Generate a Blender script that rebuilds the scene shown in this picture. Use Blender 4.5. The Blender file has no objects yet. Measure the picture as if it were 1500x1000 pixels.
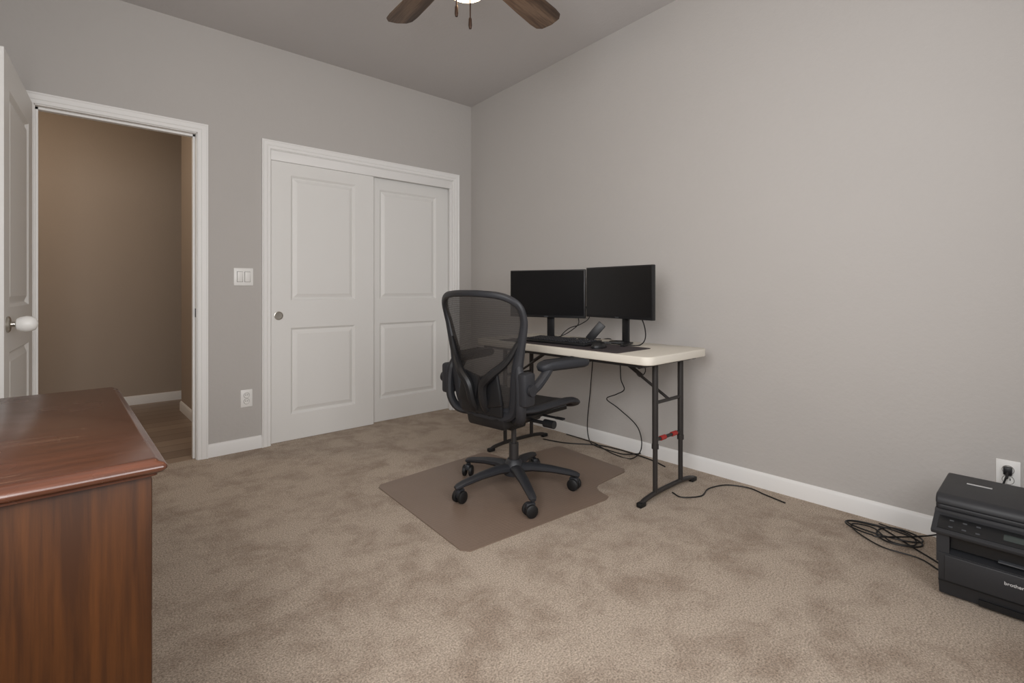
import bpy, bmesh, math, random
from mathutils import Vector, Matrix
random.seed(4)
D=bpy.data; C=bpy.context; S=C.scene
try:
    S.view_settings.view_transform='Standard'
except Exception: pass
R=math.radians
# ---------------------------------------------------------------- materials
def lin(c):
    return tuple(((v/255)/12.92 if v/255<=0.04045 else ((v/255+0.055)/1.055)**2.4) for v in c)+(1,)
def mat(name,rgb,rough=.5,metal=0,bump=0,bscale=200,var=0,vscale=3,spec=.5,emit=0,coat=0):
    m=D.materials.new(name); m.use_nodes=True; nt=m.node_tree; n=nt.nodes; L=nt.links
    b=n['Principled BSDF']; b.inputs['Base Color'].default_value=lin(rgb)
    b.inputs['Roughness'].default_value=rough; b.inputs['Metallic'].default_value=metal
    b.inputs['Specular IOR Level'].default_value=spec; b.inputs['Coat Weight'].default_value=coat
    tc=n.new('ShaderNodeTexCoord')
    if emit:
        b.inputs['Emission Color'].default_value=lin(rgb); b.inputs['Emission Strength'].default_value=emit
    nz=n.new('ShaderNodeTexNoise'); nz.inputs['Scale'].default_value=vscale; nz.inputs['Detail'].default_value=4
    L.new(tc.outputs['Object'],nz.inputs['Vector'])
    mx=n.new('ShaderNodeMix'); mx.data_type='RGBA'
    v=var if var else .03
    base=lin(rgb)
    mx.inputs['A'].default_value=tuple(x*(1-v) for x in base[:3])+(1,)
    mx.inputs['B'].default_value=tuple(min(1,x*(1+v)) for x in base[:3])+(1,)
    L.new(nz.outputs['Fac'],mx.inputs['Factor']); L.new(mx.outputs['Result'],b.inputs['Base Color'])
    if bump:
        n2=n.new('ShaderNodeTexNoise'); n2.inputs['Scale'].default_value=bscale; n2.inputs['Detail'].default_value=3
        L.new(tc.outputs['Object'],n2.inputs['Vector'])
        bp=n.new('ShaderNodeBump'); bp.inputs['Strength'].default_value=bump; bp.inputs['Distance'].default_value=.004
        L.new(n2.outputs['Fac'],bp.inputs['Height']); L.new(bp.outputs['Normal'],b.inputs['Normal'])
    return m
def wood(name,c1,c2,c3,scale=(30,30,2.2),rough=.3,coat=.0,wave=6,spec=.5,amp=.14,scratch=False):
    m=D.materials.new(name); m.use_nodes=True; nt=m.node_tree; n=nt.nodes; L=nt.links
    b=n['Principled BSDF']; b.inputs['Roughness'].default_value=rough; b.inputs['Coat Weight'].default_value=coat
    b.inputs['Specular IOR Level'].default_value=spec
    tc=n.new('ShaderNodeTexCoord'); mp=n.new('ShaderNodeMapping'); mp.inputs['Scale'].default_value=scale
    L.new(tc.outputs['Object'],mp.inputs['Vector'])
    fine=n.new('ShaderNodeTexNoise'); fine.inputs['Scale'].default_value=2.5; fine.inputs['Detail'].default_value=8; fine.inputs['Roughness'].default_value=.65
    L.new(mp.outputs['Vector'],fine.inputs['Vector'])
    mp2=n.new('ShaderNodeMapping'); mp2.inputs['Scale'].default_value=tuple(s/9 for s in scale)
    L.new(tc.outputs['Object'],mp2.inputs['Vector'])
    big=n.new('ShaderNodeTexNoise'); big.inputs['Scale'].default_value=1.6; big.inputs['Detail'].default_value=2; big.inputs['Distortion'].default_value=.6
    L.new(mp2.outputs['Vector'],big.inputs['Vector'])
    mul=n.new('ShaderNodeMath'); mul.operation='MULTIPLY'; mul.inputs[1].default_value=wave*3
    L.new(big.outputs['Fac'],mul.inputs[0])
    sn=n.new('ShaderNodeMath'); sn.operation='SINE'; L.new(mul.outputs[0],sn.inputs[0])
    ma=n.new('ShaderNodeMath'); ma.operation='MULTIPLY_ADD'; ma.inputs[1].default_value=amp; ma.inputs[2].default_value=0
    L.new(sn.outputs[0],ma.inputs[0])
    ad=n.new('ShaderNodeMath'); ad.operation='ADD'; L.new(fine.outputs['Fac'],ad.inputs[0]); L.new(ma.outputs[0],ad.inputs[1])
    cr=n.new('ShaderNodeValToRGB'); e=cr.color_ramp.elements
    e[0].position=.3; e[0].color=lin(c1); e[1].position=.72; e[1].color=lin(c3)
    k=cr.color_ramp.elements.new(.5); k.color=lin(c2)
    L.new(ad.outputs[0],cr.inputs['Fac'])
    last=cr.outputs['Color']
    if scratch:
        k2=n.new('ShaderNodeTexNoise'); k2.inputs['Scale'].default_value=9; L.new(tc.outputs['Object'],k2.inputs['Vector'])
        for rotz,sc in ((20,(1.2,40,1)),(-50,(46,1.6,1))):
            mp3=n.new('ShaderNodeMapping'); mp3.inputs['Scale'].default_value=sc; mp3.inputs['Rotation'].default_value=(0,0,R(rotz))
            L.new(tc.outputs['Object'],mp3.inputs['Vector'])
            s=n.new('ShaderNodeTexNoise'); s.inputs['Scale'].default_value=2; s.inputs['Detail'].default_value=1
            L.new(mp3.outputs['Vector'],s.inputs['Vector'])
            gt0=n.new('ShaderNodeMapRange'); gt0.inputs['From Min'].default_value=.68; gt0.inputs['From Max'].default_value=.74; L.new(s.outputs['Fac'],gt0.inputs['Value'])
            gt=n.new('ShaderNodeMath'); gt.operation='GREATER_THAN'; gt.inputs[1].default_value=.5; L.new(k2.outputs['Fac'],gt.inputs[0])
            mm=n.new('ShaderNodeMath'); mm.operation='MULTIPLY'; L.new(gt0.outputs[0],mm.inputs[0]); L.new(gt.outputs[0],mm.inputs[1])
            m3=n.new('ShaderNodeMath'); m3.operation='MULTIPLY'; m3.inputs[1].default_value=.2; L.new(mm.outputs[0],m3.inputs[0])
            mx=n.new('ShaderNodeMix'); mx.data_type='RGBA'; L.new(m3.outputs[0],mx.inputs['Factor']); L.new(last,mx.inputs['A']); mx.inputs['B'].default_value=lin((170,138,110))
            last=mx.outputs['Result']
        rr=n.new('ShaderNodeMapRange'); rr.inputs['To Min'].default_value=rough-.08; rr.inputs['To Max'].default_value=rough+.14; L.new(k2.outputs['Fac'],rr.inputs['Value']); L.new(rr.outputs['Result'],b.inputs['Roughness'])
    L.new(last,b.inputs['Base Color'])
    return m
M={}
M['wall']=mat('wall_paint',(187,183,179),.75,bump=.35,bscale=45,var=.02,vscale=2,spec=.25)
M['ceil']=mat('ceiling_paint',(192,188,186),.85,bump=.35,bscale=45,var=.02,spec=.2)
M['hallwall']=mat('hall_paint',(172,158,144),.7,bump=.2,bscale=55,var=.02,spec=.3)
M['trim']=mat('white_trim_paint',(236,235,233),.45,var=.01,spec=.35)
M['door']=mat('white_door_paint',(230,229,226),.45,bump=.03,bscale=120,var=.01,spec=.35)
M['plastic_w']=mat('white_plastic',(236,235,232),.35)
M['gap_shade']=mat('shadow_gap_grey',(120,116,110),.6)  # flat grey painted in as the shade around rockers and sockets
M['table']=mat('table_plastic',(216,210,198),.5,bump=.08,bscale=300)
M['chrome']=mat('satin_nickel',(190,185,176),.28,metal=1)
M['steel']=mat('grey_steel',(70,68,68),.4,metal=.6)
M['leg']=mat('dark_grey_tube',(56,53,52),.4,metal=.35)
M['black']=mat('black_plastic',(24,24,26),.45)
M['blackgloss']=mat('black_screen',(15,15,17),.3,spec=.4)
M['graph']=mat('graphite_plastic',(41,42,46),.5,bump=.05,bscale=400)
M['pad']=mat('arm_pad_rubber',(40,42,47),.6)
M['rubber']=mat('black_rubber',(16,16,17),.55)
M['cord']=mat('cord_black',(20,19,19),.5)
M['red']=mat('red_plastic',(160,40,36),.45)
M['printer']=mat('printer_plastic',(44,45,48),.5,bump=.06,bscale=500)
M['printer_d']=mat('printer_dark',(22,23,25),.4)
M['btn']=mat('button_grey',(72,74,78),.5)
M['lcd']=mat('lcd_glass',(62,70,68),.25)
M['ink']=mat('white_lettering',(200,200,200),.5)
M['fabric']=mat('desk_mat_cloth',(58,50,52),.9,bump=.2,bscale=500)
M['bronze']=mat('fan_bronze',(70,52,42),.4,metal=.7)
M['glass_lit']=mat('lit_frosted_glass',(255,218,165),.4,emit=20)
M['dresser']=wood('walnut_side',(50,27,11),(68,38,15),(84,48,20),scale=(20,20,.9),rough=.42,wave=4,spec=.25,amp=.10)
M['dresser_top']=wood('mahogany_top',(66,37,25),(78,44,29),(90,52,36),scale=(2.0,26,26),rough=.22,wave=3,amp=.06,scratch=True,spec=.75)
M['blade']=wood('blade_wood',(58,44,35),(84,66,53),(110,90,74),scale=(3,40,40),rough=.5)
def carpet():
    m=D.materials.new('carpet_pile'); m.use_nodes=True; nt=m.node_tree; n=nt.nodes; L=nt.links
    b=n['Principled BSDF']; b.inputs['Roughness'].default_value=1; b.inputs['Specular IOR Level'].default_value=.05
    b.inputs['Sheen Weight'].default_value=.1
    tc=n.new('ShaderNodeTexCoord')
    big=n.new('ShaderNodeTexNoise'); big.inputs['Scale'].default_value=4.2; big.inputs['Detail'].default_value=12; big.inputs['Roughness'].default_value=.72; big.inputs['Distortion'].default_value=.25
    L.new(tc.outputs['Object'],big.inputs['Vector'])
    cr=n.new('ShaderNodeValToRGB'); e=cr.color_ramp.elements
    e[0].position=.38; e[0].color=lin((176,157,139)); e[1].position=.55; e[1].color=lin((204,187,169))
    L.new(big.outputs['Fac'],cr.inputs['Fac'])
    f=n.new('ShaderNodeTexNoise'); f.inputs['Scale'].default_value=170; f.inputs['Detail'].default_value=6; f.inputs['Roughness'].default_value=.85
    L.new(tc.outputs['Object'],f.inputs['Vector'])
    cr2=n.new('ShaderNodeValToRGB'); e=cr2.color_ramp.elements
    e[0].position=.38; e[0].color=(.32,.31,.30,1); e[1].position=.60; e[1].color=(1.16,1.16,1.16,1)
    L.new(f.outputs['Fac'],cr2.inputs['Fac'])
    mx=n.new('ShaderNodeMix'); mx.data_type='RGBA'; mx.blend_type='MULTIPLY'; mx.inputs['Factor'].default_value=1
    L.new(cr.outputs['Color'],mx.inputs['A']); L.new(cr2.outputs['Color'],mx.inputs['B'])
    L.new(mx.outputs['Result'],b.inputs['Base Color'])
    bp=n.new('ShaderNodeBump'); bp.inputs['Strength'].default_value=.7; bp.inputs['Distance'].default_value=.005
    L.new(f.outputs['Fac'],bp.inputs['Height']); L.new(bp.outputs['Normal'],b.inputs['Normal'])
    return m
M['carpet']=carpet()
def planks():
    m=D.materials.new('hall_planks'); m.use_nodes=True; nt=m.node_tree; n=nt.nodes; L=nt.links
    b=n['Principled BSDF']; b.inputs['Roughness'].default_value=.4
    tc=n.new('ShaderNodeTexCoord')
    br=n.new('ShaderNodeTexBrick'); br.inputs['Scale'].default_value=1; br.inputs['Brick Width'].default_value=1.2; br.inputs['Row Height'].default_value=.16
    br.inputs['Mortar Size'].default_value=.003
    br.inputs['Color1'].default_value=lin((162,143,126)); br.inputs['Color2'].default_value=lin((134,116,101)); br.inputs['Mortar'].default_value=lin((60,46,38))
    L.new(tc.outputs['Object'],br.inputs['Vector']); L.new(br.outputs['Color'],b.inputs['Base Color'])
    return m
M['planks']=planks()
def mesh_fabric(name,rgb,op):
    m=D.materials.new(name); m.use_nodes=True; nt=m.node_tree; n=nt.nodes; L=nt.links
    b=n['Principled BSDF']; b.inputs['Base Color'].default_value=lin(rgb); b.inputs['Roughness'].default_value=.7
    out=n['Material Output']; tr=n.new('ShaderNodeBsdfTransparent'); mx=n.new('ShaderNodeMixShader')
    tc=n.new('ShaderNodeTexCoord'); w=n.new('ShaderNodeTexWave'); w.bands_direction='Z'; w.inputs['Scale'].default_value=60
    L.new(tc.outputs['Object'],w.inputs['Vector'])
    mr=n.new('ShaderNodeMapRange'); mr.inputs['To Min'].default_value=op-.08; mr.inputs['To Max'].default_value=min(1,op+.08)
    L.new(w.outputs['Fac'],mr.inputs['Value']); L.new(mr.outputs['Result'],mx.inputs['Fac'])
    L.new(tr.outputs[0],mx.inputs[1]); L.new(b.outputs[0],mx.inputs[2]); L.new(mx.outputs[0],out.inputs['Surface'])
    return m
M['weave']=mesh_fabric('chair_weave',(44,40,38),.82)
M['weave2']=mesh_fabric('seat_weave',(34,33,35),.95)
def matmat():
    m=mat('chair_mat_vinyl',(130,112,99),.36,bump=.0,var=.07,vscale=5,spec=.35)
    nt=m.node_tree; n=nt.nodes; L=nt.links; b=n['Principled BSDF']
    tc=n.new('ShaderNodeTexCoord'); v=n.new('ShaderNodeTexVoronoi'); v.inputs['Scale'].default_value=55; v.inputs['Randomness'].default_value=0
    L.new(tc.outputs['Object'],v.inputs['Vector'])
    bp=n.new('ShaderNodeBump'); bp.inputs['Strength'].default_value=.35; bp.inputs['Distance'].default_value=.003
    L.new(v.outputs['Distance'],bp.inputs['Height']); L.new(bp.outputs['Normal'],b.inputs['Normal'])
    return m
M['mat']=matmat()
# ---------------------------------------------------------------- mesh helpers
def merge(bm,t):
    me=D.meshes.new('tmp'); t.to_mesh(me); t.free(); bm.from_mesh(me); D.meshes.remove(me)
def box(bm,c,s,rot=None,bev=0,seg=2):
    t=bmesh.new(); bmesh.ops.create_cube(t,size=1)
    bmesh.ops.scale(t,vec=s,verts=t.verts)
    if bev: bmesh.ops.bevel(t,geom=t.edges[:],offset=bev,segments=seg,affect='EDGES',profile=.5)
    if rot is not None: bmesh.ops.transform(t,matrix=rot.to_4x4(),verts=t.verts)
    bmesh.ops.translate(t,vec=c,verts=t.verts); merge(bm,t)
def bb(bm,x0,x1,y0,y1,z0,z1,bev=0):
    box(bm,((x0+x1)/2,(y0+y1)/2,(z0+z1)/2),(x1-x0,y1-y0,z1-z0),None,bev)
def catmull(P,n=8,closed=False):
    P=[Vector(p) for p in P]; out=[]; N=len(P)
    rng=range(N) if closed else range(N-1)
    for i in rng:
        p1=P[i]; p2=P[(i+1)%N]
        p0=P[(i-1)%N] if (closed or i>0) else p1*2-p2
        p3=P[(i+2)%N] if (closed or i+2<N) else p2*2-p1
        for k in range(n):
            t=k/n
            out.append(.5*((2*p1)+(p2-p0)*t+(2*p0-5*p1+4*p2-p3)*t*t+(3*p1-p0-3*p2+p3)*t**3))
    if not closed: out.append(P[-1])
    return out
def tube(bm,P,r,seg=8,closed=False,sy=1.0,up=None):
    P=[Vector(p) for p in P]; N=len(P); rs=r if isinstance(r,(list,tuple)) else [r]*N
    rings=[]; nrm=None
    for i in range(N):
        a=P[(i-1)%N] if (closed or i>0) else P[i]; b=P[(i+1)%N] if (closed or i<N-1) else P[i]
        T=(b-a).normalized()
        if up is not None: nrm=Vector(up)
        if nrm is None:
            nrm=Vector((0,0,1)) if abs(T.z)<.9 else Vector((1,0,0))
        nrm=(nrm-T*nrm.dot(T))
        if nrm.length<1e-5: nrm=Vector((1,0,0))-T*T.x
        nrm.normalize(); bn=T.cross(nrm)
        rings.append([bm.verts.new(P[i]+(nrm*math.cos(2*math.pi*k/seg)*sy+bn*math.sin(2*math.pi*k/seg))*rs[i]) for k in range(seg)])
    m=N if closed else N-1
    for i in range(m):
        A=rings[i]; B=rings[(i+1)%N]
        for k in range(seg):
            try: bm.faces.new((A[k],A[(k+1)%seg],B[(k+1)%seg],B[k]))
            except ValueError: pass
    if not closed:
        bm.faces.new(rings[0][::-1]); bm.faces.new(rings[-1])
def cyl(bm,p0,p1,r0,r1=None,seg=20):
    r1=r0 if r1 is None else r1
    tube(bm,[p0,p1],[r0,r1],seg)
def lathe(bm,prof,axis='z',loc=(0,0,0),seg=32):
    rings=[]
    for r,h in prof:
        ring=[]
        for k in range(seg):
            a=2*math.pi*k/seg; u=max(r,1e-4)*math.cos(a); v=max(r,1e-4)*math.sin(a)
            p={'z':(u,v,h),'x':(h,u,v),'y':(v,h,u)}[axis]
            ring.append(bm.verts.new(Vector(p)+Vector(loc)))
        rings.append(ring)
    for A,B in zip(rings,rings[1:]):
        for k in range(seg): bm.faces.new((A[k],A[(k+1)%seg],B[(k+1)%seg],B[k]))
    bm.faces.new(rings[0][::-1]); bm.faces.new(rings[-1])
def prism(bm,pts,fn0,fn1):
    a=[bm.verts.new(fn0(p)) for p in pts]; b=[bm.verts.new(fn1(p)) for p in pts]
    bm.faces.new(a[::-1]); bm.faces.new(b)
    n=len(pts)
    for i in range(n): bm.faces.new((a[i],a[(i+1)%n],b[(i+1)%n],b[i]))
def prism_z(bm,pts,z0,z1): prism(bm,pts,lambda p:(p[0],p[1],z0),lambda p:(p[0],p[1],z1))
def prism_y(bm,pts,y0,y1): prism(bm,pts,lambda p:(p[0],y0,p[1]),lambda p:(p[0],y1,p[1]))
def prism_x(bm,pts,x0,x1): prism(bm,pts,lambda p:(x0,p[0],p[1]),lambda p:(x1,p[0],p[1]))
def rrect(x0,x1,y0,y1,r,n=6):
    out=[]
    for cx,cy,a in ((x1-r,y1-r,0),(x0+r,y1-r,90),(x0+r,y0+r,180),(x1-r,y0+r,270)):
        for k in range(n+1):
            t=R(a+90*k/n); out.append((cx+r*math.cos(t),cy+r*math.sin(t)))
    return out
def bevel_all(bm,off,seg=2,ang=40):
    bmesh.ops.recalc_face_normals(bm,faces=bm.faces)
    ed=[e for e in bm.edges if len(e.link_faces)==2 and e.calc_face_angle(0)>R(ang)]
    bmesh.ops.bevel(bm,geom=ed,offset=off,segments=seg,affect='EDGES',profile=.5)
def mk(name,bm,m,loc=(0,0,0),shift=True,parent=None,label=None,category=None,kind=None,group=None,smooth=35,rotz=0):
    bmesh.ops.recalc_face_normals(bm,faces=bm.faces)
    if shift and any(loc): bmesh.ops.translate(bm,vec=-Vector(loc),verts=bm.verts)
    me=D.meshes.new(name); bm.to_mesh(me); bm.free()
    for p in me.polygons: p.use_smooth=True
    me.set_sharp_from_angle(angle=R(smooth))
    for x in (m if isinstance(m,list) else [m]): me.materials.append(x)
    o=D.objects.new(name,me); C.collection.objects.link(o)
    if parent is None: o.location=loc
    else: o.parent=parent
    o.rotation_euler[2]=rotz
    if label: o['label']=label
    if category: o['category']=category
    if kind: o['kind']=kind
    if group: o['group']=group
    return o
def thing(name,loc,label,category,rotz=0,group=None):
    e=D.objects.new(name,None); e.empty_display_size=.1; C.collection.objects.link(e)
    e.location=loc; e.rotation_euler[2]=rotz; e['label']=label; e['category']=category
    if group: e['group']=group
    return e
def part(par,name,bm,m,world=False,label=None,smooth=35,kind=None):
    if world: bmesh.ops.translate(bm,vec=-Vector(par.location),verts=bm.verts)
    return mk(name,bm,m,parent=par,shift=False,label=label,smooth=smooth,kind=kind)
def st(name,bm,m,smooth=35): return mk(name,bm,m,kind='structure',smooth=smooth)
nb=bmesh.new
# ---------------------------------------------------------------- room
XL=-3.25; YF=-4.25; CZ=2.754; SL=.053
cz=lambda y: CZ-SL*y
b=nb()
CL0,CL1,CH=-1.742,-.205,2.045      # closet opening
EL0,EL1,EH=-2.928,-2.178,2.065     # entry opening
for x0,x1,z0,z1 in ((XL,EL0,0,CZ),(EL0,EL1,EH,CZ),(EL1,CL0,0,CZ),(CL0,CL1,CH,CZ),(CL1,0.0,0,CZ)):
    bb(b,x0,x1,0,.12,z0,z1)
st('wall_back',b,M['wall'])
b=nb(); prism_x(b,[(YF,0),(0.12,0),(0.12,cz(.12)),(YF,cz(YF))],0,.12); st('wall_right',b,M['wall'])
b=nb()
for y0,y1,z0,z1 in ((YF,-4.05,0,None),(-4.05,-2.85,0,.9),(-4.05,-2.85,2.15,None),(-2.85,0.12,0,None)):
    t0=cz(y0) if z1 is None else z1; t1=cz(y1) if z1 is None else z1
    prism_x(b,[(y0,z0),(y1,z0),(y1,t1),(y0,t0)],XL-.12,XL)
st('wall_left',b,M['wall'])
b=nb()
W0,W1=-2.7,-1.2  # opening for the added fill window
for x0,x1,z0,z1 in ((XL-.12,W0,0,cz(YF)),(W0,W1,0,.9),(W0,W1,2.15,cz(YF)),(W1,.12,0,cz(YF))): bb(b,x0,x1,YF-.12,YF,z0,z1)
st('wall_front',b,M['wall'])
b=nb(); prism_x(b,[(YF-.12,cz(YF-.12)),(.12,cz(.12)),(.12,cz(.12)+.1),(YF-.12,cz(YF-.12)+.1)],XL-.12,.12); st('ceiling',b,M['ceil'])
b=nb(); bb(b,XL-.12,.12,YF-.12,.03,-.08,0); st('floor',b,M['carpet'])
# hall
b=nb(); bb(b,-4.7,.12,.03,3.3,-.08,-.006); st('floor_hall',b,M['planks'])
b=nb(); bb(b,-4.7,.12,.12,3.3,2.6,2.7); st('ceiling_hall',b,M['ceil'])
b=nb(); bb(b,-4.7,0,2.2,2.32,-.006,2.6); st('wall_hall_back',b,M['hallwall'])
b=nb(); bb(b,-2.0,-1.9,.12,1.65,-.006,2.6); bb(b,-1.9,0,1.55,1.65,-.006,2.6); st('wall_hall_side',b,M['hallwall'])
b=nb(); bb(b,-4.7,-4.6,.12,2.2,-.006,2.6); bb(b,-4.6,XL-.12,.02,.12,-.006,2.6); st('wall_hall_left',b,M['hallwall'])
b=nb(); bb(b,0,.12,.12,3.3,-.006,2.6); st('wall_hall_right',b,M['hallwall'])
def bprof(t=.013,h=.084): return [(0,0),(t,0),(t,h-.016),(t*.75,h-.008),(t*.4,h-.002),(0,h)]
def base_x(b,x0,x1,y,dy,z=0):
    prism_x(b,[(y+dy*p[0],z+p[1]) for p in bprof()],x0,x1)
def base_y(b,y0,y1,x,dx,z=0):
    prism_y(b,[(x+dx*p[0],z+p[1]) for p in bprof()],y0,y1)
b=nb(); base_x(b,EL1+.058,CL0-.058,0,-1); base_x(b,CL1+.058,0,0,-1); base_x(b,XL,EL0-.058,0,-1); st('baseboard_back',b,M['trim'])
b=nb(); base_y(b,YF,-.013,0,-1); st('baseboard_right',b,M['trim'])
b=nb(); base_y(b,YF,-.013,XL,1); st('baseboard_left',b,M['trim'])
b=nb(); base_x(b,-4.6,0,2.2,-1,-.006); base_y(b,.12,1.65,-2.0,-1,-.006); st('baseboard_hall',b,M['trim'])
def casing(b,x0,x1,h,y=0,s=-1,w=.058):
    prof=[(0,0),(0,.010),(.004,.013),(.020,.013),(.024,.017),(.046,.018),(.052,.022),(w,.022),(w,0)]
    cor=[((x0,0),(-1,0)),((x0,h),(-1,1)),((x1,h),(1,1)),((x1,0),(1,0))]
    rings=[[b.verts.new((c[0]+o*d[0],y+s*t,c[1]+o*d[1])) for o,t in prof] for c,d in cor]
    for A,B in zip(rings,rings[1:]):
        for k in range(len(prof)-1): b.faces.new((A[k],A[k+1],B[k+1],B[k]))
b=nb(); casing(b,EL0,EL1,EH); casing(b,EL0,EL1,EH,.12,1)
st('trim_1',b,M['trim'],25)
b=nb()
bb(b,EL0-.015,EL0+.004,-.001,.121,0,EH); bb(b,EL1-.004,EL1+.015,-.001,.121,0,EH); bb(b,EL0,EL1,-.001,.121,EH-.004,EH+.015)
bb(b,EL0+.004,EL0+.016,.04,.075,0,EH); bb(b,EL1-.016,EL1-.004,.04,.075,0,EH); bb(b,EL0,EL1,.04,.075,EH-.016,EH-.004)
st('trim_2',b,M['trim'])
b=nb(); casing(b,CL0,CL1,CH); st('trim_3',b,M['trim'],25)
b=nb()
bb(b,CL0-.015,CL0+.004,-.001,.14,0,CH); bb(b,CL1-.004,CL1+.015,-.001,.14,0,CH); bb(b,CL0,CL1,-.001,.14,CH-.004,CH+.015)
bb(b,CL0+.004,CL1-.004,.006,.022,1.975,CH-.004,.002)
bb(b,CL1-.028,CL1-.004,.006,.022,0.0,1.975,.002)
st('trim_4',b,M['trim'])
b=nb(); bb(b,CL0-.1,CL1+.1,.70,.74,0,2.5); bb(b,CL0-.12,CL0-.06,.12,.7,0,2.5); st('wall_closet',b,M['wall'])
b=nb(); bb(b,EL1-.0055,EL1-.003,.012,.036,.90,.955,.0005); o=mk('strike_plate',b,M['steel'],kind='structure')
# doors
def panel_door(x0,x1,z0,z1,y0,y1,panels):
    b=nb()
    for y,s in ((y0,-1),(y1,1)):
        xs=[x0,panels[0][0],panels[0][1],x1]
        zs=[z0]+sum([[p[2],p[3]] for p in sorted(panels,key=lambda q:q[2])],[])+[z1]
        for i in range(3):
            for j in range(len(zs)-1):
                if i==1 and j%2==1: 
                    a0,a1,c0,c1=xs[1],xs[2],zs[j],zs[j+1]; prev=None
                    for o,d in ((0,0),(.005,-.004),(.014,-.014),(.020,-.014),(.046,-.003)):
                        ring=[b.verts.new((X,y+s*d,Z)) for X,Z in ((a0+o,c0+o),(a1-o,c0+o),(a1-o,c1-o),(a0+o,c1-o))]
                        if prev:
                            for k in range(4): b.faces.new((prev[k],prev[(k+1)%4],ring[(k+1)%4],ring[k]))
                        prev=ring
                    b.faces.new(prev)
                else:
                    b.faces.new([b.verts.new(v) for v in ((xs[i],y,zs[j]),(xs[i+1],y,zs[j]),(xs[i+1],y,zs[j+1]),(xs[i],y,zs[j+1]))])
    for q in (((x0,y0,z0),(x0,y1,z0),(x0,y1,z1),(x0,y0,z1)),((x1,y0,z0),(x1,y1,z0),(x1,y1,z1),(x1,y0,z1)),
              ((x0,y0,z0),(x1,y0,z0),(x1,y1,z0),(x0,y1,z0)),((x0,y0,z1),(x1,y0,z1),(x1,y1,z1),(x0,y1,z1))):
        b.faces.new([b.verts.new(v) for v in q])
    bmesh.ops.remove_doubles(b,verts=b.verts,dist=.0002)
    return b
xm=-.968
d2=mk('door_2',panel_door(CL0+.005,xm+.01,.003,2.03,.026,.058,[(CL0+.145,xm-.145,.185,.802),(CL0+.145,xm-.145,.997,1.889)]),M['door'],loc=(CL0+.3,.04,.003),kind='structure',smooth=15)
d3=mk('door_3',panel_door(xm-.03,CL1-.006,.003,2.03,.068,.10,[(xm+.085,CL1-.135,.185,.802),(xm+.085,CL1-.135,.997,1.889)]),M['door'],loc=(CL1-.3,.08,.003),kind='structure',smooth=15)
b=nb(); bb(b,CL0+.004,CL1-.004,.03,.70,-.005,.0015); st('floor_closet',b,M['carpet'])
b=nb(); lathe(b,[(.030,.0265),(.030,.0225),(.026,.0215),(.023,.0245),(.0,.0250)],'y',(-1.680,0,.892)); 
bmesh.ops.translate(b,vec=-Vector(d2.location),verts=b.verts)
mk('finger_pull',b,M['chrome'],parent=d2,shift=False,label='round satin nickel finger pull')
# entry door (open)
ed=panel_door(.02,.80,.012,2.06,-.035,0,[(.14,.68,.20,.81),(.14,.68,1.0,1.92)])
ang=math.atan2(-.78,-.066)
d1=mk('door_1',ed,M['door'],loc=(0,0,0),kind='structure',smooth=15,rotz=ang); d1.location=(EL0-.004,-.004,0)
b=nb(); lathe(b,[(.0,-.055),(.034,-.055),(.035,-.047),(.035,-.040),(.0,-.0351)],'y',(.735,0,.93)); lathe(b,[(.033,0.0005),(.034,.006),(.028,.011),(.012,.013),(.011,.028),(.0,.028)],'y',(.735,0,.93))
mk('door_rosette',b,M['chrome'],parent=d1,shift=False,label='satin nickel door rosette')
b=nb(); lathe(b,[(.014,.026),(.024,.030),(.031,.042),(.034,.058),(.032,.074),(.024,.088),(.010,.095),(0,.096)],'y',(.735,0,.93))
mk('door_knob',b,M['plastic_w'],parent=d1,shift=False,label='white egg-shaped plastic knob cover')
# windows (behind the viewpoint; the second one is added for fill light)
b=nb()
for a in ((-4.05,-4.0,.9,2.15),(-2.9,-2.85,.9,2.15),(-4.0,-2.9,.9,.95),(-4.0,-2.9,2.1,2.15),(-3.47,-3.43,.95,2.1)):
    bb(b,XL-.09,XL-.04,a[0],a[1],a[2],a[3])
st('window_1',b,M['trim'])
b=nb()
for a in ((W0,W0+.05,.9,2.15),(W1-.05,W1,.9,2.15),(W0,W1,.9,.95),(W0,W1,2.1,2.15),(-1.97,-1.93,.95,2.1)):
    bb(b,a[0],a[1],YF-.09,YF-.04,a[2],a[3])
st('fill_window',b,M['trim'])  # made-up window, added to bring more light into the room
# ---------------------------------------------------------------- wall plates
t=thing('light_switch',(-1.911,0,1.10),'white double rocker light switch on beige wall','light switch')
b=nb(); box(b,(-1.911,-.003,1.16),(.118,.006,.116),None,.0025); part(t,'cover_plate',b,M['plastic_w'],True)
for i in (-1,1):
    b=nb(); box(b,(-1.911+i*.023,-.0062,1.16),(.036,.0012,.070)); part(t,'rocker_gap_shade',b,M['gap_shade'],True)
    b=nb(); box(b,(-1.911+i*.023,-.0085,1.16),(.032,.006,.066),Matrix.Rotation(R(4),3,'X'),.001); part(t,'rocker',b,M['plastic_w'],True)
def outlet(loc,face,label):
    t=thing('wall_outlet',loc,label,'electrical outlet',rotz=face)
    b=nb(); box(b,(0,-.003,0),(.072,.006,.116),None,.0025); part(t,'cover_plate',b,M['plastic_w'])
    for z in (-.02,.02):
        b=nb(); lathe(b,[(.0185,-.0055),(.0185,-.0064),(.0,-.0064)],'y',(0,0,z),24); part(t,'socket_gap_shade',b,M['gap_shade'])
        b=nb(); lathe(b,[(.0165,-.0055),(.0165,-.0085),(.0,-.0085)],'y',(0,0,z),24); part(t,'socket',b,M['plastic_w'])
        for x in (-.006,.006):
            b=nb(); box(b,(x,-.0086,z+.003),(.0028,.001,.009)); part(t,'slot',b,M['black'],label='black slot')
    return t
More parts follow.
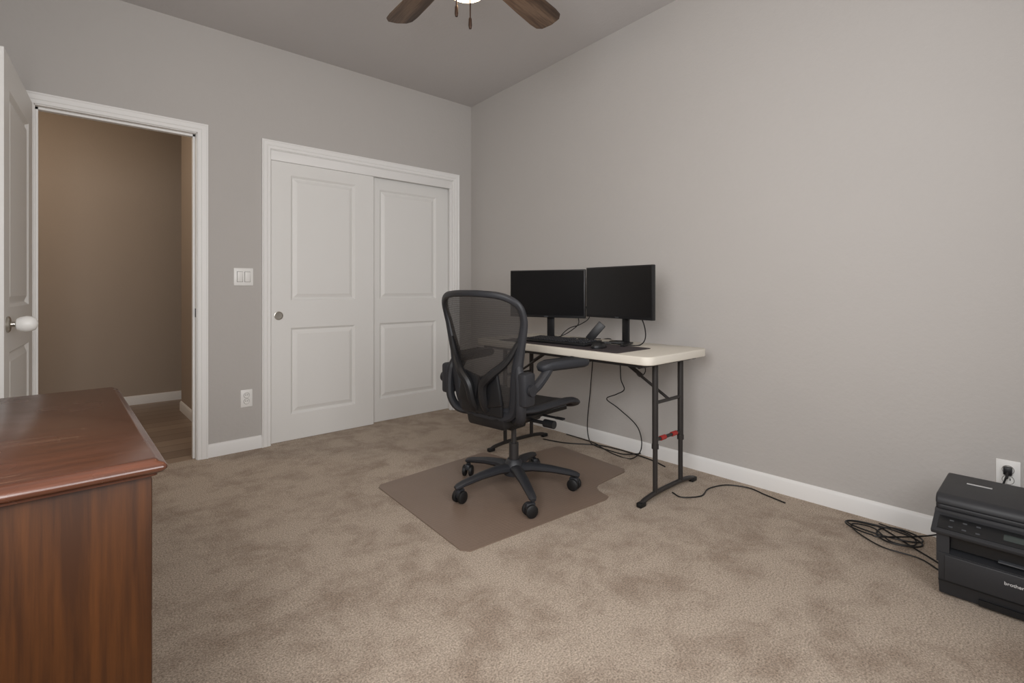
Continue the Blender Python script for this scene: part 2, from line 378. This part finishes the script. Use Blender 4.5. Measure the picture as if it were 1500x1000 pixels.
outlet((-1.893,0,.348),0,'white duplex outlet with nothing plugged in')
outlet((0,-3.538,.33),R(-90),'white duplex outlet with black plug beside printer')
# ---------------------------------------------------------------- ceiling fan
FX,FY=-1.630,-2.089; FZ=cz(FY)
f=thing('ceiling_fan',(FX,FY,FZ),'five-blade brown wood ceiling fan with lit glass bowl','ceiling fan')
b=nb(); lathe(b,[(.075,.004),(.075,-.02),(.055,-.06),(.02,-.075),(0,-.075)],'z'); part(f,'canopy',b,M['bronze'])
hz=2.418-FZ
b=nb(); cyl(b,(0,0,-.07),(0,0,hz+.12),.013); part(f,'downrod',b,M['bronze'])
b=nb(); lathe(b,[(.03,hz+.13),(.10,hz+.10),(.125,hz+.05),(.12,hz+.015),(.09,hz-.01),(.07,hz-.05),(.075,hz-.075),(0,hz-.075)],'z'); part(f,'motor_housing',b,M['bronze'])
fa=math.atan2(.7408,.6717)
for k in range(5):
    a=fa+R(36+72*k+1)
    rm=Matrix.Rotation(a,4,'Z')@Matrix.Translation((0,0,hz))@Matrix.Rotation(R(-12),4,'X')
    b=nb()
    pts=[(.17,-.05),(.30,-.062),(.45,-.070),(.58,-.074),(.63,-.070),(.655,-.05),(.665,0),(.655,.05),(.63,.070),(.58,.074),(.45,.070),(.30,.062),(.17,.05)]
    prism_z(b,pts,-.003,.004)
    o=part(f,'fan_blade',b,M['blade'],label='walnut-brown wooden fan blade'); o.matrix_local=rm
    b=nb(); prism_z(b,[(.09,-.018),(.15,-.022),(.21,-.04),(.25,-.03),(.26,0),(.25,.03),(.21,.04),(.15,.022),(.09,.018)],.004,.009)
    q=mk('blade_bracket',b,M['bronze'],parent=o,shift=False)
b=nb(); lathe(b,[(.055,hz-.07),(.06,hz-.09),(.085,hz-.10),(.09,hz-.112),(0,hz-.112)],'z'); part(f,'light_fitter',b,M['bronze'])
b=nb(); lathe(b,[(.086,hz-.110),(.092,hz-.125),(.086,hz-.145),(.068,hz-.163),(.038,hz-.177),(.0,hz-.182)],'z'); part(f,'light_bowl',b,M['glass_lit'],label='glowing warm frosted glass bowl')
for (p,z1) in (((-.083,-.046),2.115-FZ),((-.0625,-.105),2.053-FZ)):
    b=nb()
    tube(b,[(p[0]*.5,p[1]*.5,hz-.09),(p[0],p[1],hz-.094),(p[0],p[1],z1+.03)],.0028,6); lathe(b,[(.002,z1+.045),(.006,z1+.036),(.007,z1+.012),(.005,z1),(0,z1)],'z',(p[0],p[1],0),12)
    part(f,'pull_chain',b,M['bronze'])
# ---------------------------------------------------------------- dresser
t=thing('dresser',(-2.975,-2.29,0),'dark reddish-brown wooden dresser with scuffed glossy moulded top','dresser')
b=nb(); bb(b,XL+.02,-2.731,-2.692,-1.893,.06,.772,.002); bb(b,XL+.03,-2.745,-2.68,-1.905,0,.06); part(t,'body',b,M['dresser'],True)
b=nb()
x0,x1,y0,y1=XL+.015,-2.712,-2.717,-1.872
lay=[(.012,.7725),(.012,.776),(.004,.779),(.0,.784),(.0,.788),(.004,.793),(.010,.795),(.012,.798),(.016,.80)]
rings=[]
for o,z in lay:
    rr=rrect(x0+o,x1-o,y0+o,y1-o,.008,3); rings.append([b.verts.new((p[0],p[1],z)) for p in rr])
for A,B in zip(rings,rings[1:]):
    for k in range(len(A)): b.faces.new((A[k],A[(k+1)%len(A)],B[(k+1)%len(A)],B[k]))
b.faces.new(rings[0][::-1]); b.faces.new(rings[-1])
part(t,'dresser_top',b,M['dresser_top'],True,label='glossy scuffed mahogany-red top',smooth=50)
for z0,z1 in ((.08,.30),(.31,.53),(.54,.76)):
    b=nb(); bb(b,-2.7325,-2.7285,-2.675,-1.91,z0,z1,.001); part(t,'drawer',b,M['dresser'],True)
# ---------------------------------------------------------------- folding table
TX0,TX1,TY0,TY1,TZ=-.765,-.175,-2.37,-1.03,.752
t=thing('folding_table',(-.47,-1.70,0),'white plastic folding table with dark grey metal legs','folding table')
b=nb(); prism_z(b,rrect(TX0,TX1,TY0,TY1,.055),TZ-.042,TZ); bevel_all(b,.006,3,60)
part(t,'table_top',b,M['table'],True,label='cream-white plastic table top')
for X in (TX0+.035,TX1-.06):
    b=nb(); bb(b,X,X+.025,TY0+.06,TY1-.06,TZ-.06,TZ-.042); part(t,'side_rail',b,M['leg'],True)
for Y,sg in ((-2.28,1),(-1.12,-1)):
    b=nb()
    for X in (-.57,-.32):
        cyl(b,(X,Y,.27),(X,Y,TZ-.05),.0155); cyl(b,(X,Y,.035),(X,Y,.27),.0125); cyl(b,(X,Y,.262),(X,Y,.285),.018)
    cyl(b,(TX0+.05,Y,TZ-.055),(TX1-.05,Y,TZ-.055),.0125)
    cyl(b,(-.57,Y,.495),(-.32,Y,.495),.009); cyl(b,(-.57,Y,.305),(-.32,Y,.305),.009)
    tube(b,catmull([(-.70,Y,.012),(-.66,Y,.026),(-.55,Y,.036),(-.33,Y,.036),(-.22,Y,.026),(-.18,Y,.012)],4),.0125,10)
    cyl(b,(-.445,Y,.50),(-.445,Y+sg*.30,TZ-.075),.008); cyl(b,(-.445,Y+sg*.16,.60),(-.445,Y+sg*.33,TZ-.055),.011)
    cyl(b,(TX0+.05,Y+sg*.33,TZ-.062),(TX1-.05,Y+sg*.33,TZ-.062),.008)
    leg=part(t,'leg_frame',b,M['leg'],True,label='dark grey steel leg frame')
    for X in (-.50,-.39):
        b=nb(); cyl(b,(X-.022,Y,.305),(X+.022,Y,.305),.0125)
        bmesh.ops.translate(b,vec=-Vector(t.location),verts=b.verts); mk('lock_sleeve',b,M['red'],parent=leg,shift=False,label='red plastic lock sleeve')
    for X in (-.695,-.188):
        b=nb(); box(b,(X,Y,.012),(.05,.03,.024),None,.006)
        bmesh.ops.translate(b,vec=-Vector(t.location),verts=b.verts); mk('foot_cap',b,M['rubber'],parent=leg,shift=False)
# ---------------------------------------------------------------- desk things
b=nb(); prism_z(b,rrect(-.745,-.43,-2.17,-1.25,.015),TZ,TZ+.003)
mk('desk_mat',b,M['fabric'],loc=(-.58,-1.7,TZ),label='dark cloth desk mat under keyboard and mouse',category='desk mat')
def monitor(pl,pr,z0,z1,label):
    pl=Vector(pl); pr=Vector(pr); c=(pl+pr)/2; d=(pr-pl).normalized(); w=(pr-pl).length
    rot=math.atan2(d.y,d.x)
    t=thing('monitor',(c.x,c.y,TZ),label,'computer monitor',rotz=rot,group='computer monitors on the folding table')
    zc=(z0+z1)/2-TZ; h=z1-z0
    b=nb(); box(b,(0,.012,zc),(w,.026,h),None,.004); box(b,(0,.034,zc-.01),(w*.55,.03,h*.6),None,.01); part(t,'housing',b,M['black'])
    b=nb(); box(b,(0,-.0015,zc+.004),(w-.014,.002,h-.024)); part(t,'screen',b,M['blackgloss'],label='switched-off black screen')
    b=nb(); box(b,(0,-.0028,z0-TZ+.008),(.028,.0006,.005)); part(t,'badge',b,M['btn'])
    yb=.075
    b=nb(); box(b,(0,yb,.125),(.05,.016,.24),None,.004); box(b,(0,yb-.018,zc-.01),(.07,.03,.07),None,.004); part(t,'stand',b,M['black'])
    b=nb()
    prism_z(b,[(-.03,yb+.03),(.03,yb+.03),(.125,yb-.15),(.10,yb-.155),(0,yb-.015),(-.10,yb-.155),(-.125,yb-.15)],.0035,.012)
    part(t,'foot',b,M['black'])
monitor((-.545,-1.145),(-.364,-1.648),.892,1.204,'black widescreen monitor, off, turned inward at the far table end')
monitor((-.372,-1.665),(-.438,-2.182),.905,1.212,'black widescreen monitor, off, near the table end')
t=thing('keyboard',(-.60,-1.66,TZ+.0032),'black full-size computer keyboard on desk mat','keyboard',rotz=R(-86))
b=nb(); box(b,(0,0,.0125),(.44,.14,.016),Matrix.Rotation(R(3),3,'X'),.004); part(t,'case',b,M['black'])
b=nb()
for r in range(6):
    for c_ in range(21):
        x=-.204+c_*.0204; y=-.052+r*.0205
        if c_ in (14,18): continue
        box(b,(x,y,.024+y*.05),(.0165,.0165,.008),None,.0015,1)
part(t,'keycaps',b,M['graph'],label='dark grey keycaps',kind='stuff')
b=nb(); bmesh.ops.create_uvsphere(b,u_segments=20,v_segments=12,radius=1)
for v in b.verts:
    v.co.z=max(v.co.z,-.25); v.co=Vector((v.co.x*.055,v.co.y*.032*(1-.12*v.co.x),(v.co.z+.25)*.03))
mk('computer_mouse',b,M['black'],loc=(-.64,-1.975,TZ+.003),shift=False,label='small black computer mouse on desk mat',category='computer mouse')
t=thing('phone_stand',(-.40,-1.76,TZ),'small black angled phone stand between the monitors','phone stand',rotz=R(-60))
b=nb(); box(b,(0,0,.006),(.07,.08,.012),None,.003); part(t,'base',b,M['black'])
b=nb(); box(b,(0.0,.0,.065),(.05,.014,.13),Matrix.Rotation(R(40),3,'Y'),.004); part(t,'arm',b,M['black'])
# ---------------------------------------------------------------- cables
def cord(name,pts,r,label,n=8,m=None,cat='cable',parent=None):
    b=nb(); P=catmull(pts,n); tube(b,P,r,8)
    if parent is not None: return part(parent,name,b,m or M['cord'],True,label=label)
    lo=min(P,key=lambda p:p.z)
    return mk(name,b,m or M['cord'],loc=tuple(lo),label=label,category=cat)
g=.005
cord('loose_cable',[(-.16,-1.60,.74),(-.10,-1.66,.74),(-.10,-1.72,.62),(-.14,-1.76,.50),(-.16,-1.80,.44),(-.16,-1.74,.40),(-.17,-1.67,.36),(-.13,-1.74,.30),(-.10,-1.86,.20),(-.12,-1.90,.08),(-.14,-1.84,g),(-.15,-1.72,g),(-.10,-1.58,g),(-.05,-1.46,g),(-.035,-1.2,g)],.0035,'thin black cord hanging behind the table to the carpet')
cord('loose_cable',[(-.18,-1.90,.70),(-.14,-1.92,.64),(-.12,-1.93,.57),(-.13,-1.90,.53),(-.15,-1.88,.56),(-.16,-1.88,.62),(-.18,-1.86,.70)],.003,'short black cord loop under the table top')
cord('loose_cable',[(-.25,-1.17,g),(-.20,-1.34,g),(-.075,-1.52,g),(-.045,-1.66,g),(-.05,-1.80,g),(-.07,-1.95,g),(-.11,-2.06,g)],.004,'black cord lying along the baseboard under table')
cord('loose_cable',[(-.16,-1.45,.73),(-.07,-1.47,.66),(-.05,-1.44,.40),(-.05,-1.41,.14),(-.07,-1.44,.03),(-.115,-1.52,.014),(-.11,-1.66,g),(-.10,-1.76,g),(-.035,-1.84,.015)],.0035,'black cord curling down the wall to the carpet')
cord('loose_cable',[(-.43,-2.295,g),(-.45,-2.36,g),(-.36,-2.42,g),(-.24,-2.40,g),(-.12,-2.44,g),(-.07,-2.54,g),(-.10,-2.64,g),(-.13,-2.745,g)],.0035,'black cord on the carpet past the table leg')
zt=TZ+.004
cord('monitor_cable',[(-.33,-1.42,1.0),(-.30,-1.50,.94),(-.32,-1.56,.86),(-.34,-1.50,.80),(-.33,-1.40,zt+.004),(-.28,-1.30,zt),(-.20,-1.22,zt)],.003,'black monitor cable draped behind the screens')
cord('monitor_cable',[(-.33,-1.62,.98),(-.31,-1.64,.90),(-.33,-1.58,.85),(-.35,-1.50,.82),(-.36,-1.44,zt+.004),(-.30,-1.50,zt),(-.22,-1.66,zt)],.003,'black monitor cable curving onto the table')
cord('monitor_cable',[(-.30,-1.98,.96),(-.28,-2.02,.88),(-.32,-2.06,.80),(-.36,-2.05,zt+.002),(-.42,-2.0,zt+.002),(-.40,-1.88,zt+.002),(-.30,-1.80,zt+.002),(-.22,-1.84,zt)],.0035,'black monitor cable looped at the stand foot')
# ---------------------------------------------------------------- printer
px0,px1,py0,py1=-.545,-.15,-3.795,-3.378
t=thing('printer',((px0+px1)/2,(py0+py1)/2,0),'black multifunction laser printer on carpet by the wall','printer')
b=nb()
prism_y(b,[(px0+.018,.008),(px0+.004,.055),(px0,.062),(px0,.155),(px0+.05,.165),(px0+.11,.168),(px0+.11,.215),(px1,.215),(px1,.008)],py0+.012,py1-.016)
bb(b,px0+.004,px0+.12,py0+.008,py0+.045,.12,.222); bb(b,px0+.004,px0+.12,py1-.045,py1-.010,.12,.222)
for x in (px0+.05,px1-.05):
    for y in (py0+.05,py1-.05): bb(b,x-.015,x+.015,y-.015,y+.015,0,.01)
part(t,'body',b,M['printer'],True)
b=nb(); prism_y(b,[(px0-.006,.064),(px0-.006,.15),(px0+.004,.155),(px0+.01,.064)],py0+.03,py1-.034); bevel_all(b,.002,2,30)
part(t,'front_cover',b,M['printer'],True)
b=nb(); bb(b,px0+.006,px0+.018,py0+.12,py1-.12,.010,.030); bb(b,px0-.0015,px0+.002,py0+.012,py1-.016,.0575,.0605); part(t,'paper_tray_grip',b,M['printer_d'],True)
b=nb(); bb(b,px0+.03,px0+.112,py0+.046,py1-.046,.1685,.214); part(t,'output_slot',b,M['printer_d'],True)
b=nb(); bb(b,px0+.012,px0+.09,py0+.17,py0+.25,.170,.1745,.001); part(t,'output_flap',b,M['btn'],True)
b=nb()
prism_y(b,[(px0-.008,.219),(px0-.012,.232),(px0+.070,.272),(px0+.078,.284),(px1+.004,.284),(px1+.004,.218)],py0-.004,py1+.004); bevel_all(b,.004,2,30)
part(t,'scanner_unit',b,M['printer'],True)
sl=math.atan2(.040,.082); rt=Matrix.Rotation(-sl,3,'Y')
def onpanel(u,y,w,d,h,mm,name,lab=None,bev=.001):
    b=nb(); c=Vector((px0-.012+u*.082,y,.232+u*.040+.0012)); box(b,c,(w,d,h),rt,bev); part(t,name,b,M[mm],True,label=lab)
onpanel(.5,-3.56,.062,.34,.002,'printer_d','control_panel',None,.0005)
onpanel(.5,-3.60,.026,.085,.004,'lcd','display','small grey-green display')
for y in (-3.425,-3.46,-3.495,-3.67,-3.70):
    for u in (.32,.66): onpanel(u,y,.007,.012,.004,'btn','button',None,.0015)
b=nb(); prism_z(b,rrect(px0+.072,px1+.004,py0+.0,py1+.002,.015),.2845,.300); bevel_all(b,.003,2,50); part(t,'scanner_lid',b,M['printer'],True)
b=nb()
prism_y(b,[(px0+.068,.299),(px0+.072,.322),(px0+.09,.336),(px1-.04,.342),(px1-.002,.328),(px1+.002,.299)],py1-.235,py1+.002); bevel_all(b,.008,3,25)
part(t,'document_feeder',b,M['printer'],True)
b=nb(); prism_x(b,[(py1-.2355,.304),(py1-.2355,.316),(py0+.02,.345),(py0+.018,.338),(py1-.255,.304)],px0+.13,px1-.05); part(t,'feeder_tray',b,M['printer_d'],True)
b=nb(); box(b,((px0+px1)/2+.06,py1-.10,.3408),(.012,.07,.001),Matrix.Rotation(R(-1.2),3,'Y')); part(t,'label_strip',b,M['ink'],True)
cu=D.curves.new('lettering_text','FONT'); cu.body='brother'; cu.size=.0148; cu.align_x='CENTER'; cu.extrude=.0004; cu.offset=.0002
tmp=D.objects.new('tmp_text',cu); C.collection.objects.link(tmp); C.view_layer.update()
me=D.meshes.new_from_object(tmp.evaluated_get(C.evaluated_depsgraph_get())); D.objects.remove(tmp)
me.materials.clear(); me.materials.append(M['ink'])
o=D.objects.new('lettering',me); C.collection.objects.link(o); o.parent=t; o['label']='white brand lettering'
o.matrix_local=Matrix(((0,0,-1,px0-.0066-t.location.x),(-1,0,0,-3.584-t.location.y),(0,1,0,.113),(0,0,0,1)))
pts=[]
for i in range(48):
    a=i/48*2*math.pi*2.6; q=i/48
    pts.append((-.16+(.06+.02*q)*math.cos(a)+.03*math.sin(a*.37),-3.17+(.10+.035*math.sin(a*.61))*math.sin(a)+.03*math.cos(a*.4),.006+.016*q+.004*math.sin(a*.5)))
pts=[(-.30,-3.375,.006),(-.26,-3.33,.006),(-.22,-3.28,.006)]+pts+[(-.10,-3.3,.03),(-.07,-3.42,.10),(-.05,-3.50,.22),(-.045,-3.535,.33)]
cord('power_cord',pts,.0034,'coiled black power cord',n=4,parent=t)
b=nb(); box(b,(-.022,-3.538,.35),(.026,.026,.032),None,.004); cyl(b,(-.03,-3.538,.345),(-.048,-3.536,.325),.006,.004,12)
part(t,'power_plug',b,M['black'],True,label='black power plug in the outlet')
cord('data_cable',[(-.35,-3.370,.006),(-.30,-3.30,.007),(-.30,-3.18,.007),(-.22,-3.07,.007),(-.15,-3.04,.008),(-.16,-3.12,.02),(-.24,-3.2,.015),(-.20,-3.27,.012),(-.09,-3.24,.008),(-.06,-3.12,.008)],.003,'thin black data cable on carpet beside the printer')
# ---------------------------------------------------------------- chair mat
b=nb()
P=[(-1.52,-1.16),(-1.545,-1.19),(-1.61,-2.02),(-1.585,-2.055),(-.76,-2.115),(-.72,-2.10),(-.70,-2.02),(-.67,-1.98),(-.63,-1.965),(-.36,-1.945),(-.325,-1.92),(-.28,-1.38),(-.30,-1.35),(-.66,-1.325),(-.72,-1.30),(-.745,-1.13),(-.77,-1.11)]
prism_z(b,P,.0005,.005)
mk('chair_mat',b,M['mat'],loc=(-1.05,-1.6,0.0005),label='brown translucent vinyl chair mat with lip under table',category='chair mat')
# ---------------------------------------------------------------- office chair
TH=R(7)
ch=thing('office_chair',(-1.02,-1.70,.005),'black mesh-back office swivel chair on five casters','office chair',rotz=TH)
CA=[R(x)-TH for x in (27,99,171,243,315)]
b=nb()
lathe(b,[(.03,.075),(.052,.082),(.055,.115),(.045,.15),(.033,.165),(0,.165)],'z')
for a in CA:
    d=Vector((math.cos(a),math.sin(a),0))
    pr=[(.03,.118,.034),(.10,.122,.031),(.2,.112,.026),(.30,.094,.022),(.335,.084,.020),(.350,.079,.013)]
    tube(b,[d*r+Vector((0,0,z)) for r,z,_ in pr],[w for *_,w in pr],10,sy=.75,up=(0,0,1))
part(ch,'star_base',b,M['graph'])
for i,a in enumerate(CA):
    d=Vector((math.cos(a),math.sin(a),0)); p=d*.335
    sw=a+R([40,-60,20,100,-30][i]); w=Vector((-math.sin(sw),math.cos(sw),0)); fw=Vector((math.cos(sw),math.sin(sw),0))
    o_=p-fw*.014
    b=nb()
    for s in (-1,1):
        q0=o_+w*s*.008+Vector((0,0,.031)); q1=o_+w*s*.030+Vector((0,0,.031))
        tube(b,[q0,q0+(q1-q0)*.15,q0+(q1-q0)*.8,q1],[.026,.031,.031,.024],20)
    c=part(ch,'caster',b,M['rubber'])
    b=nb(); box(b,o_+Vector((0,0,.052)),(.05,.03,.032),Matrix.Rotation(sw,3,'Z'),.008); cyl(b,p+Vector((0,0,.03)),p+Vector((0,0,.085)),.009)
    mk('caster_hood',b,M['graph'],parent=c,shift=False)
b=nb(); cyl(b,(0,0,.16),(0,0,.25),.026); cyl(b,(0,0,.25),(0,0,.40),.014); part(ch,'gas_cylinder',b,M['steel'],label='grey steel gas cylinder')
b=nb()
box(b,(-.02,0,.405),(.30,.19,.08),None,.02); box(b,(-.14,0,.43),(.18,.26,.08),Matrix.Rotation(R(-12),3,'Y'),.02)
box(b,(.09,0,.425),(.16,.20,.05),None,.015); box(b,(-.02,0,.36),(.13,.11,.05),None,.015)
cyl(b,(-.03,-.24,.40),(-.03,.24,.40),.009); cyl(b,(-.03,-.29,.40),(-.03,-.23,.40),.020); cyl(b,(-.03,.23,.40),(-.03,.29,.40),.020)
cyl(b,(.06,-.24,.41),(.06,-.05,.41),.006); box(b,(.06,-.26,.41),(.025,.05,.01),None,.003)
for s in (-1,1): tube(b,catmull([(-.18,s*.20,.455),(-.10,s*.15,.435),(.0,s*.13,.42),(.1,s*.15,.43),(.18,s*.21,.452)],5),.024,8)
part(ch,'tilt_mechanism',b,M['black'])
# seat
half=[(-.215,0),(-.21,.10),(-.19,.18),(-.13,.225),(-.02,.245),(.10,.255),(.19,.255),(.245,.225),(.272,.12),(.277,0)]
sm=catmull([(x,y,0) for x,y in half],6)
def sz(x,y):
    u=(x+.215)/.49
    return .478+.012*u-.05*max(0,u-.66)**2*9 + .012*(abs(y)/.25)**3+ .02*max(0,.2-u)*2
b=nb(); rows=[]
for p in sm:
    rows.append([b.verts.new((p.x,-p.y+2*p.y*k/12,sz(p.x,-p.y+2*p.y*k/12)+.002)) for k in range(13)])
for A,B in zip(rows,rows[1:]):
    for k in range(12): b.faces.new((A[k],A[k+1],B[k+1],B[k]))
bmesh.ops.remove_doubles(b,verts=b.verts,dist=.0005)
seat=part(ch,'seat',b,M['weave2'],label='black woven mesh seat')
loop=[Vector((p.x,p.y,sz(p.x,p.y)-.008)) for p in sm]+[Vector((p.x,-p.y,sz(p.x,p.y)-.008)) for p in sm[-2:0:-1]]
b=nb(); tube(b,loop,.026,10,closed=True,sy=.68,up=(0,0,1))
mk('seat_frame',b,M['graph'],parent=seat,shift=False)
# back
hb=[(0,.440),(.10,.443),(.165,.47),(.190,.54),(.202,.64),(.222,.75),(.252,.865),(.265,.94),(.252,1.0),(.19,1.038),(.09,1.05),(0,1.052)]
hs=catmull([(y,z,0) for y,z in hb],6)
def xp(z):
    T=[(.43,-.215),(.52,-.240),(.62,-.255),(.75,-.268),(.9,-.300),(1.08,-.365)]
    for (a,xa),(c,xc) in zip(T,T[1:]):
        if z<=c: return xa+(xc-xa)*max(0,(z-a))/(c-a)
    return T[-1][1]
def bx(y,z): return xp(z)+1.25*y*y*(.7+.3*(z-.44))
b=nb(); rows=[]
for p in hs:
    y,z=p.x,p.y
    rows.append([b.verts.new((bx(-y+2*y*k/14,z)-.012*(1-(2*k/14-1)**2),-y+2*y*k/14,z)) for k in range(15)])
for A,B in zip(rows,rows[1:]):
    for k in range(14): b.faces.new((A[k],A[k+1],B[k+1],B[k]))
bmesh.ops.remove_doubles(b,verts=b.verts,dist=.0005)
back=part(ch,'backrest',b,M['weave'],label='see-through black woven mesh back')
half_r=[.017+.012*max(0,min(1,(.95-p.y)/.25))*(1 if p.x>.1 else .5) for p in hs]
loop=[Vector((bx(p.x,p.y),p.x,p.y)) for p in hs]+[Vector((bx(p.x,p.y),-p.x,p.y)) for p in hs[-2:0:-1]]
rr_=half_r+half_r[-2:0:-1]
b=nb(); tube(b,loop,rr_,10,closed=True,sy=.95,up=(1,0,0))
mk('back_frame',b,M['graph'],parent=back,shift=False,label='dark grey moulded back frame')
b=nb()
for s in (-1,1):
    P=catmull([(bx(.23,.82)-.008,s*.232,.82),(bx(.17,.73)-.022,s*.175,.725),(xp(.66)-.034,s*.10,.655),(xp(.6)-.04,s*.05,.60),(xp(.5)-.03,s*.04,.50),(-.19,s*.04,.43)],6)
    tube(b,P,[.012+.010*min(1,i/12) for i in range(len(P))],8)
mk('back_yoke',b,M['black'],parent=back,shift=False)
b=nb()
for s in (-1,1): box(b,(xp(.58)-.010,s*.075,.575),(.022,.125,.16),Matrix.Rotation(R(s*12),3,'X'),.01)
box(b,(xp(.5)-.012,0,.49),(.02,.28,.08),None,.009)
mk('lumbar_pad',b,M['black'],parent=back,shift=False)
# armrests
for s in (-1,1):
    b=nb()
    P=catmull([(-.14,s*.12,.425),(-.20,s*.21,.44),(-.230,s*.242,.50),(-.235,s*.246,.58),(-.232,s*.240,.65),(-.226,s*.222,.71)],6)
    tube(b,P,[.025 if i<len(P)-6 else .025-.002*(i-len(P)+6) for i in range(len(P))],10,sy=.9)
    box(b,(-.218,s*.265,.60),(.08,.055,.16),None,.016)
    lathe(b,[(.0,.0),(.027,.0),(.027,.016),(.0,.016)],'y',(-.222,s*.295-(0 if s>0 else .016),.60),16)
    tube(b,catmull([(-.21,s*.275,.585),(-.165,s*.285,.61),(-.12,s*.293,.65),(-.085,s*.298,.688)],5),.025,10,sy=.9)
    ar=part(ch,'armrest',b,M['graph'])
    b=nb()
    rz=Matrix.Rotation(R(-16) if s<0 else R(6),3,'Z')
    pts=rrect(-.155,.155,-.052,.052,.048,5)
    lay=[(.80,-.020),(.95,-.012),(1,.004),(.97,.017),(.85,.023)]
    rings=[]
    for k,z in lay:
        rings.append([b.verts.new(rz@Vector((p[0]*k,p[1]*k*(1-.15*(p[0]<0)),z+ .010*math.cos(p[0]*12)-.012*max(0,p[0]-.06)*6-.02*max(0,-p[0]-.04)*6))+Vector((.015,s*.312,.705))) for p in pts])
    for A,B in zip(rings,rings[1:]):
        for k in range(len(A)): b.faces.new((A[k],A[(k+1)%len(A)],B[(k+1)%len(A)],B[k]))
    b.faces.new(rings[0][::-1]); b.faces.new(rings[-1])
    mk('arm_pad',b,M['pad'],parent=ar,shift=False,smooth=60)
# ---------------------------------------------------------------- lights
def area(name,loc,dr,sx,sy,e,col):
    l=D.lights.new(name,'AREA'); l.shape='RECTANGLE'; l.size=sx; l.size_y=sy; l.energy=e; l.color=col
    o=D.objects.new(name,l); C.collection.objects.link(o); o.location=loc
    o.rotation_euler=Vector(dr).to_track_quat('-Z','Z').to_euler(); return o
area('window_daylight',(XL+.01,-3.40,1.6),(1,.85,-.04),1.0,1.1,46,(1,.985,.975))
area('fill_window_light',(-1.95,YF-.02,1.55),(-.05,1,.08),1.4,1.15,32,(1,.985,.975))  # fill light added at the made-up front window
l=D.lights.new('hall_fill_light','POINT'); l.energy=19; l.color=(1,.83,.65); l.shadow_soft_size=.15  # unseen point light added to brighten the hall
o=D.objects.new('hall_fill_light',l); C.collection.objects.link(o); o.location=(-3.3,.9,2.3)
w=D.worlds.new('sky'); S.world=w; w.use_nodes=True
w.node_tree.nodes['Background'].inputs['Color'].default_value=(.75,.85,1,1); w.node_tree.nodes['Background'].inputs['Strength'].default_value=1
# ---------------------------------------------------------------- camera
cam=D.cameras.new('camera'); co=D.objects.new('camera',cam); C.collection.objects.link(co)
co.location=(-2.851,-3.705,1.075); co.rotation_euler=(R(90),0,math.atan2(.7408,.6717)-R(90))
cam.sensor_width=36; cam.lens=741/1500*36; cam.shift_y=-76/1500; cam.clip_start=.02
S.camera=co
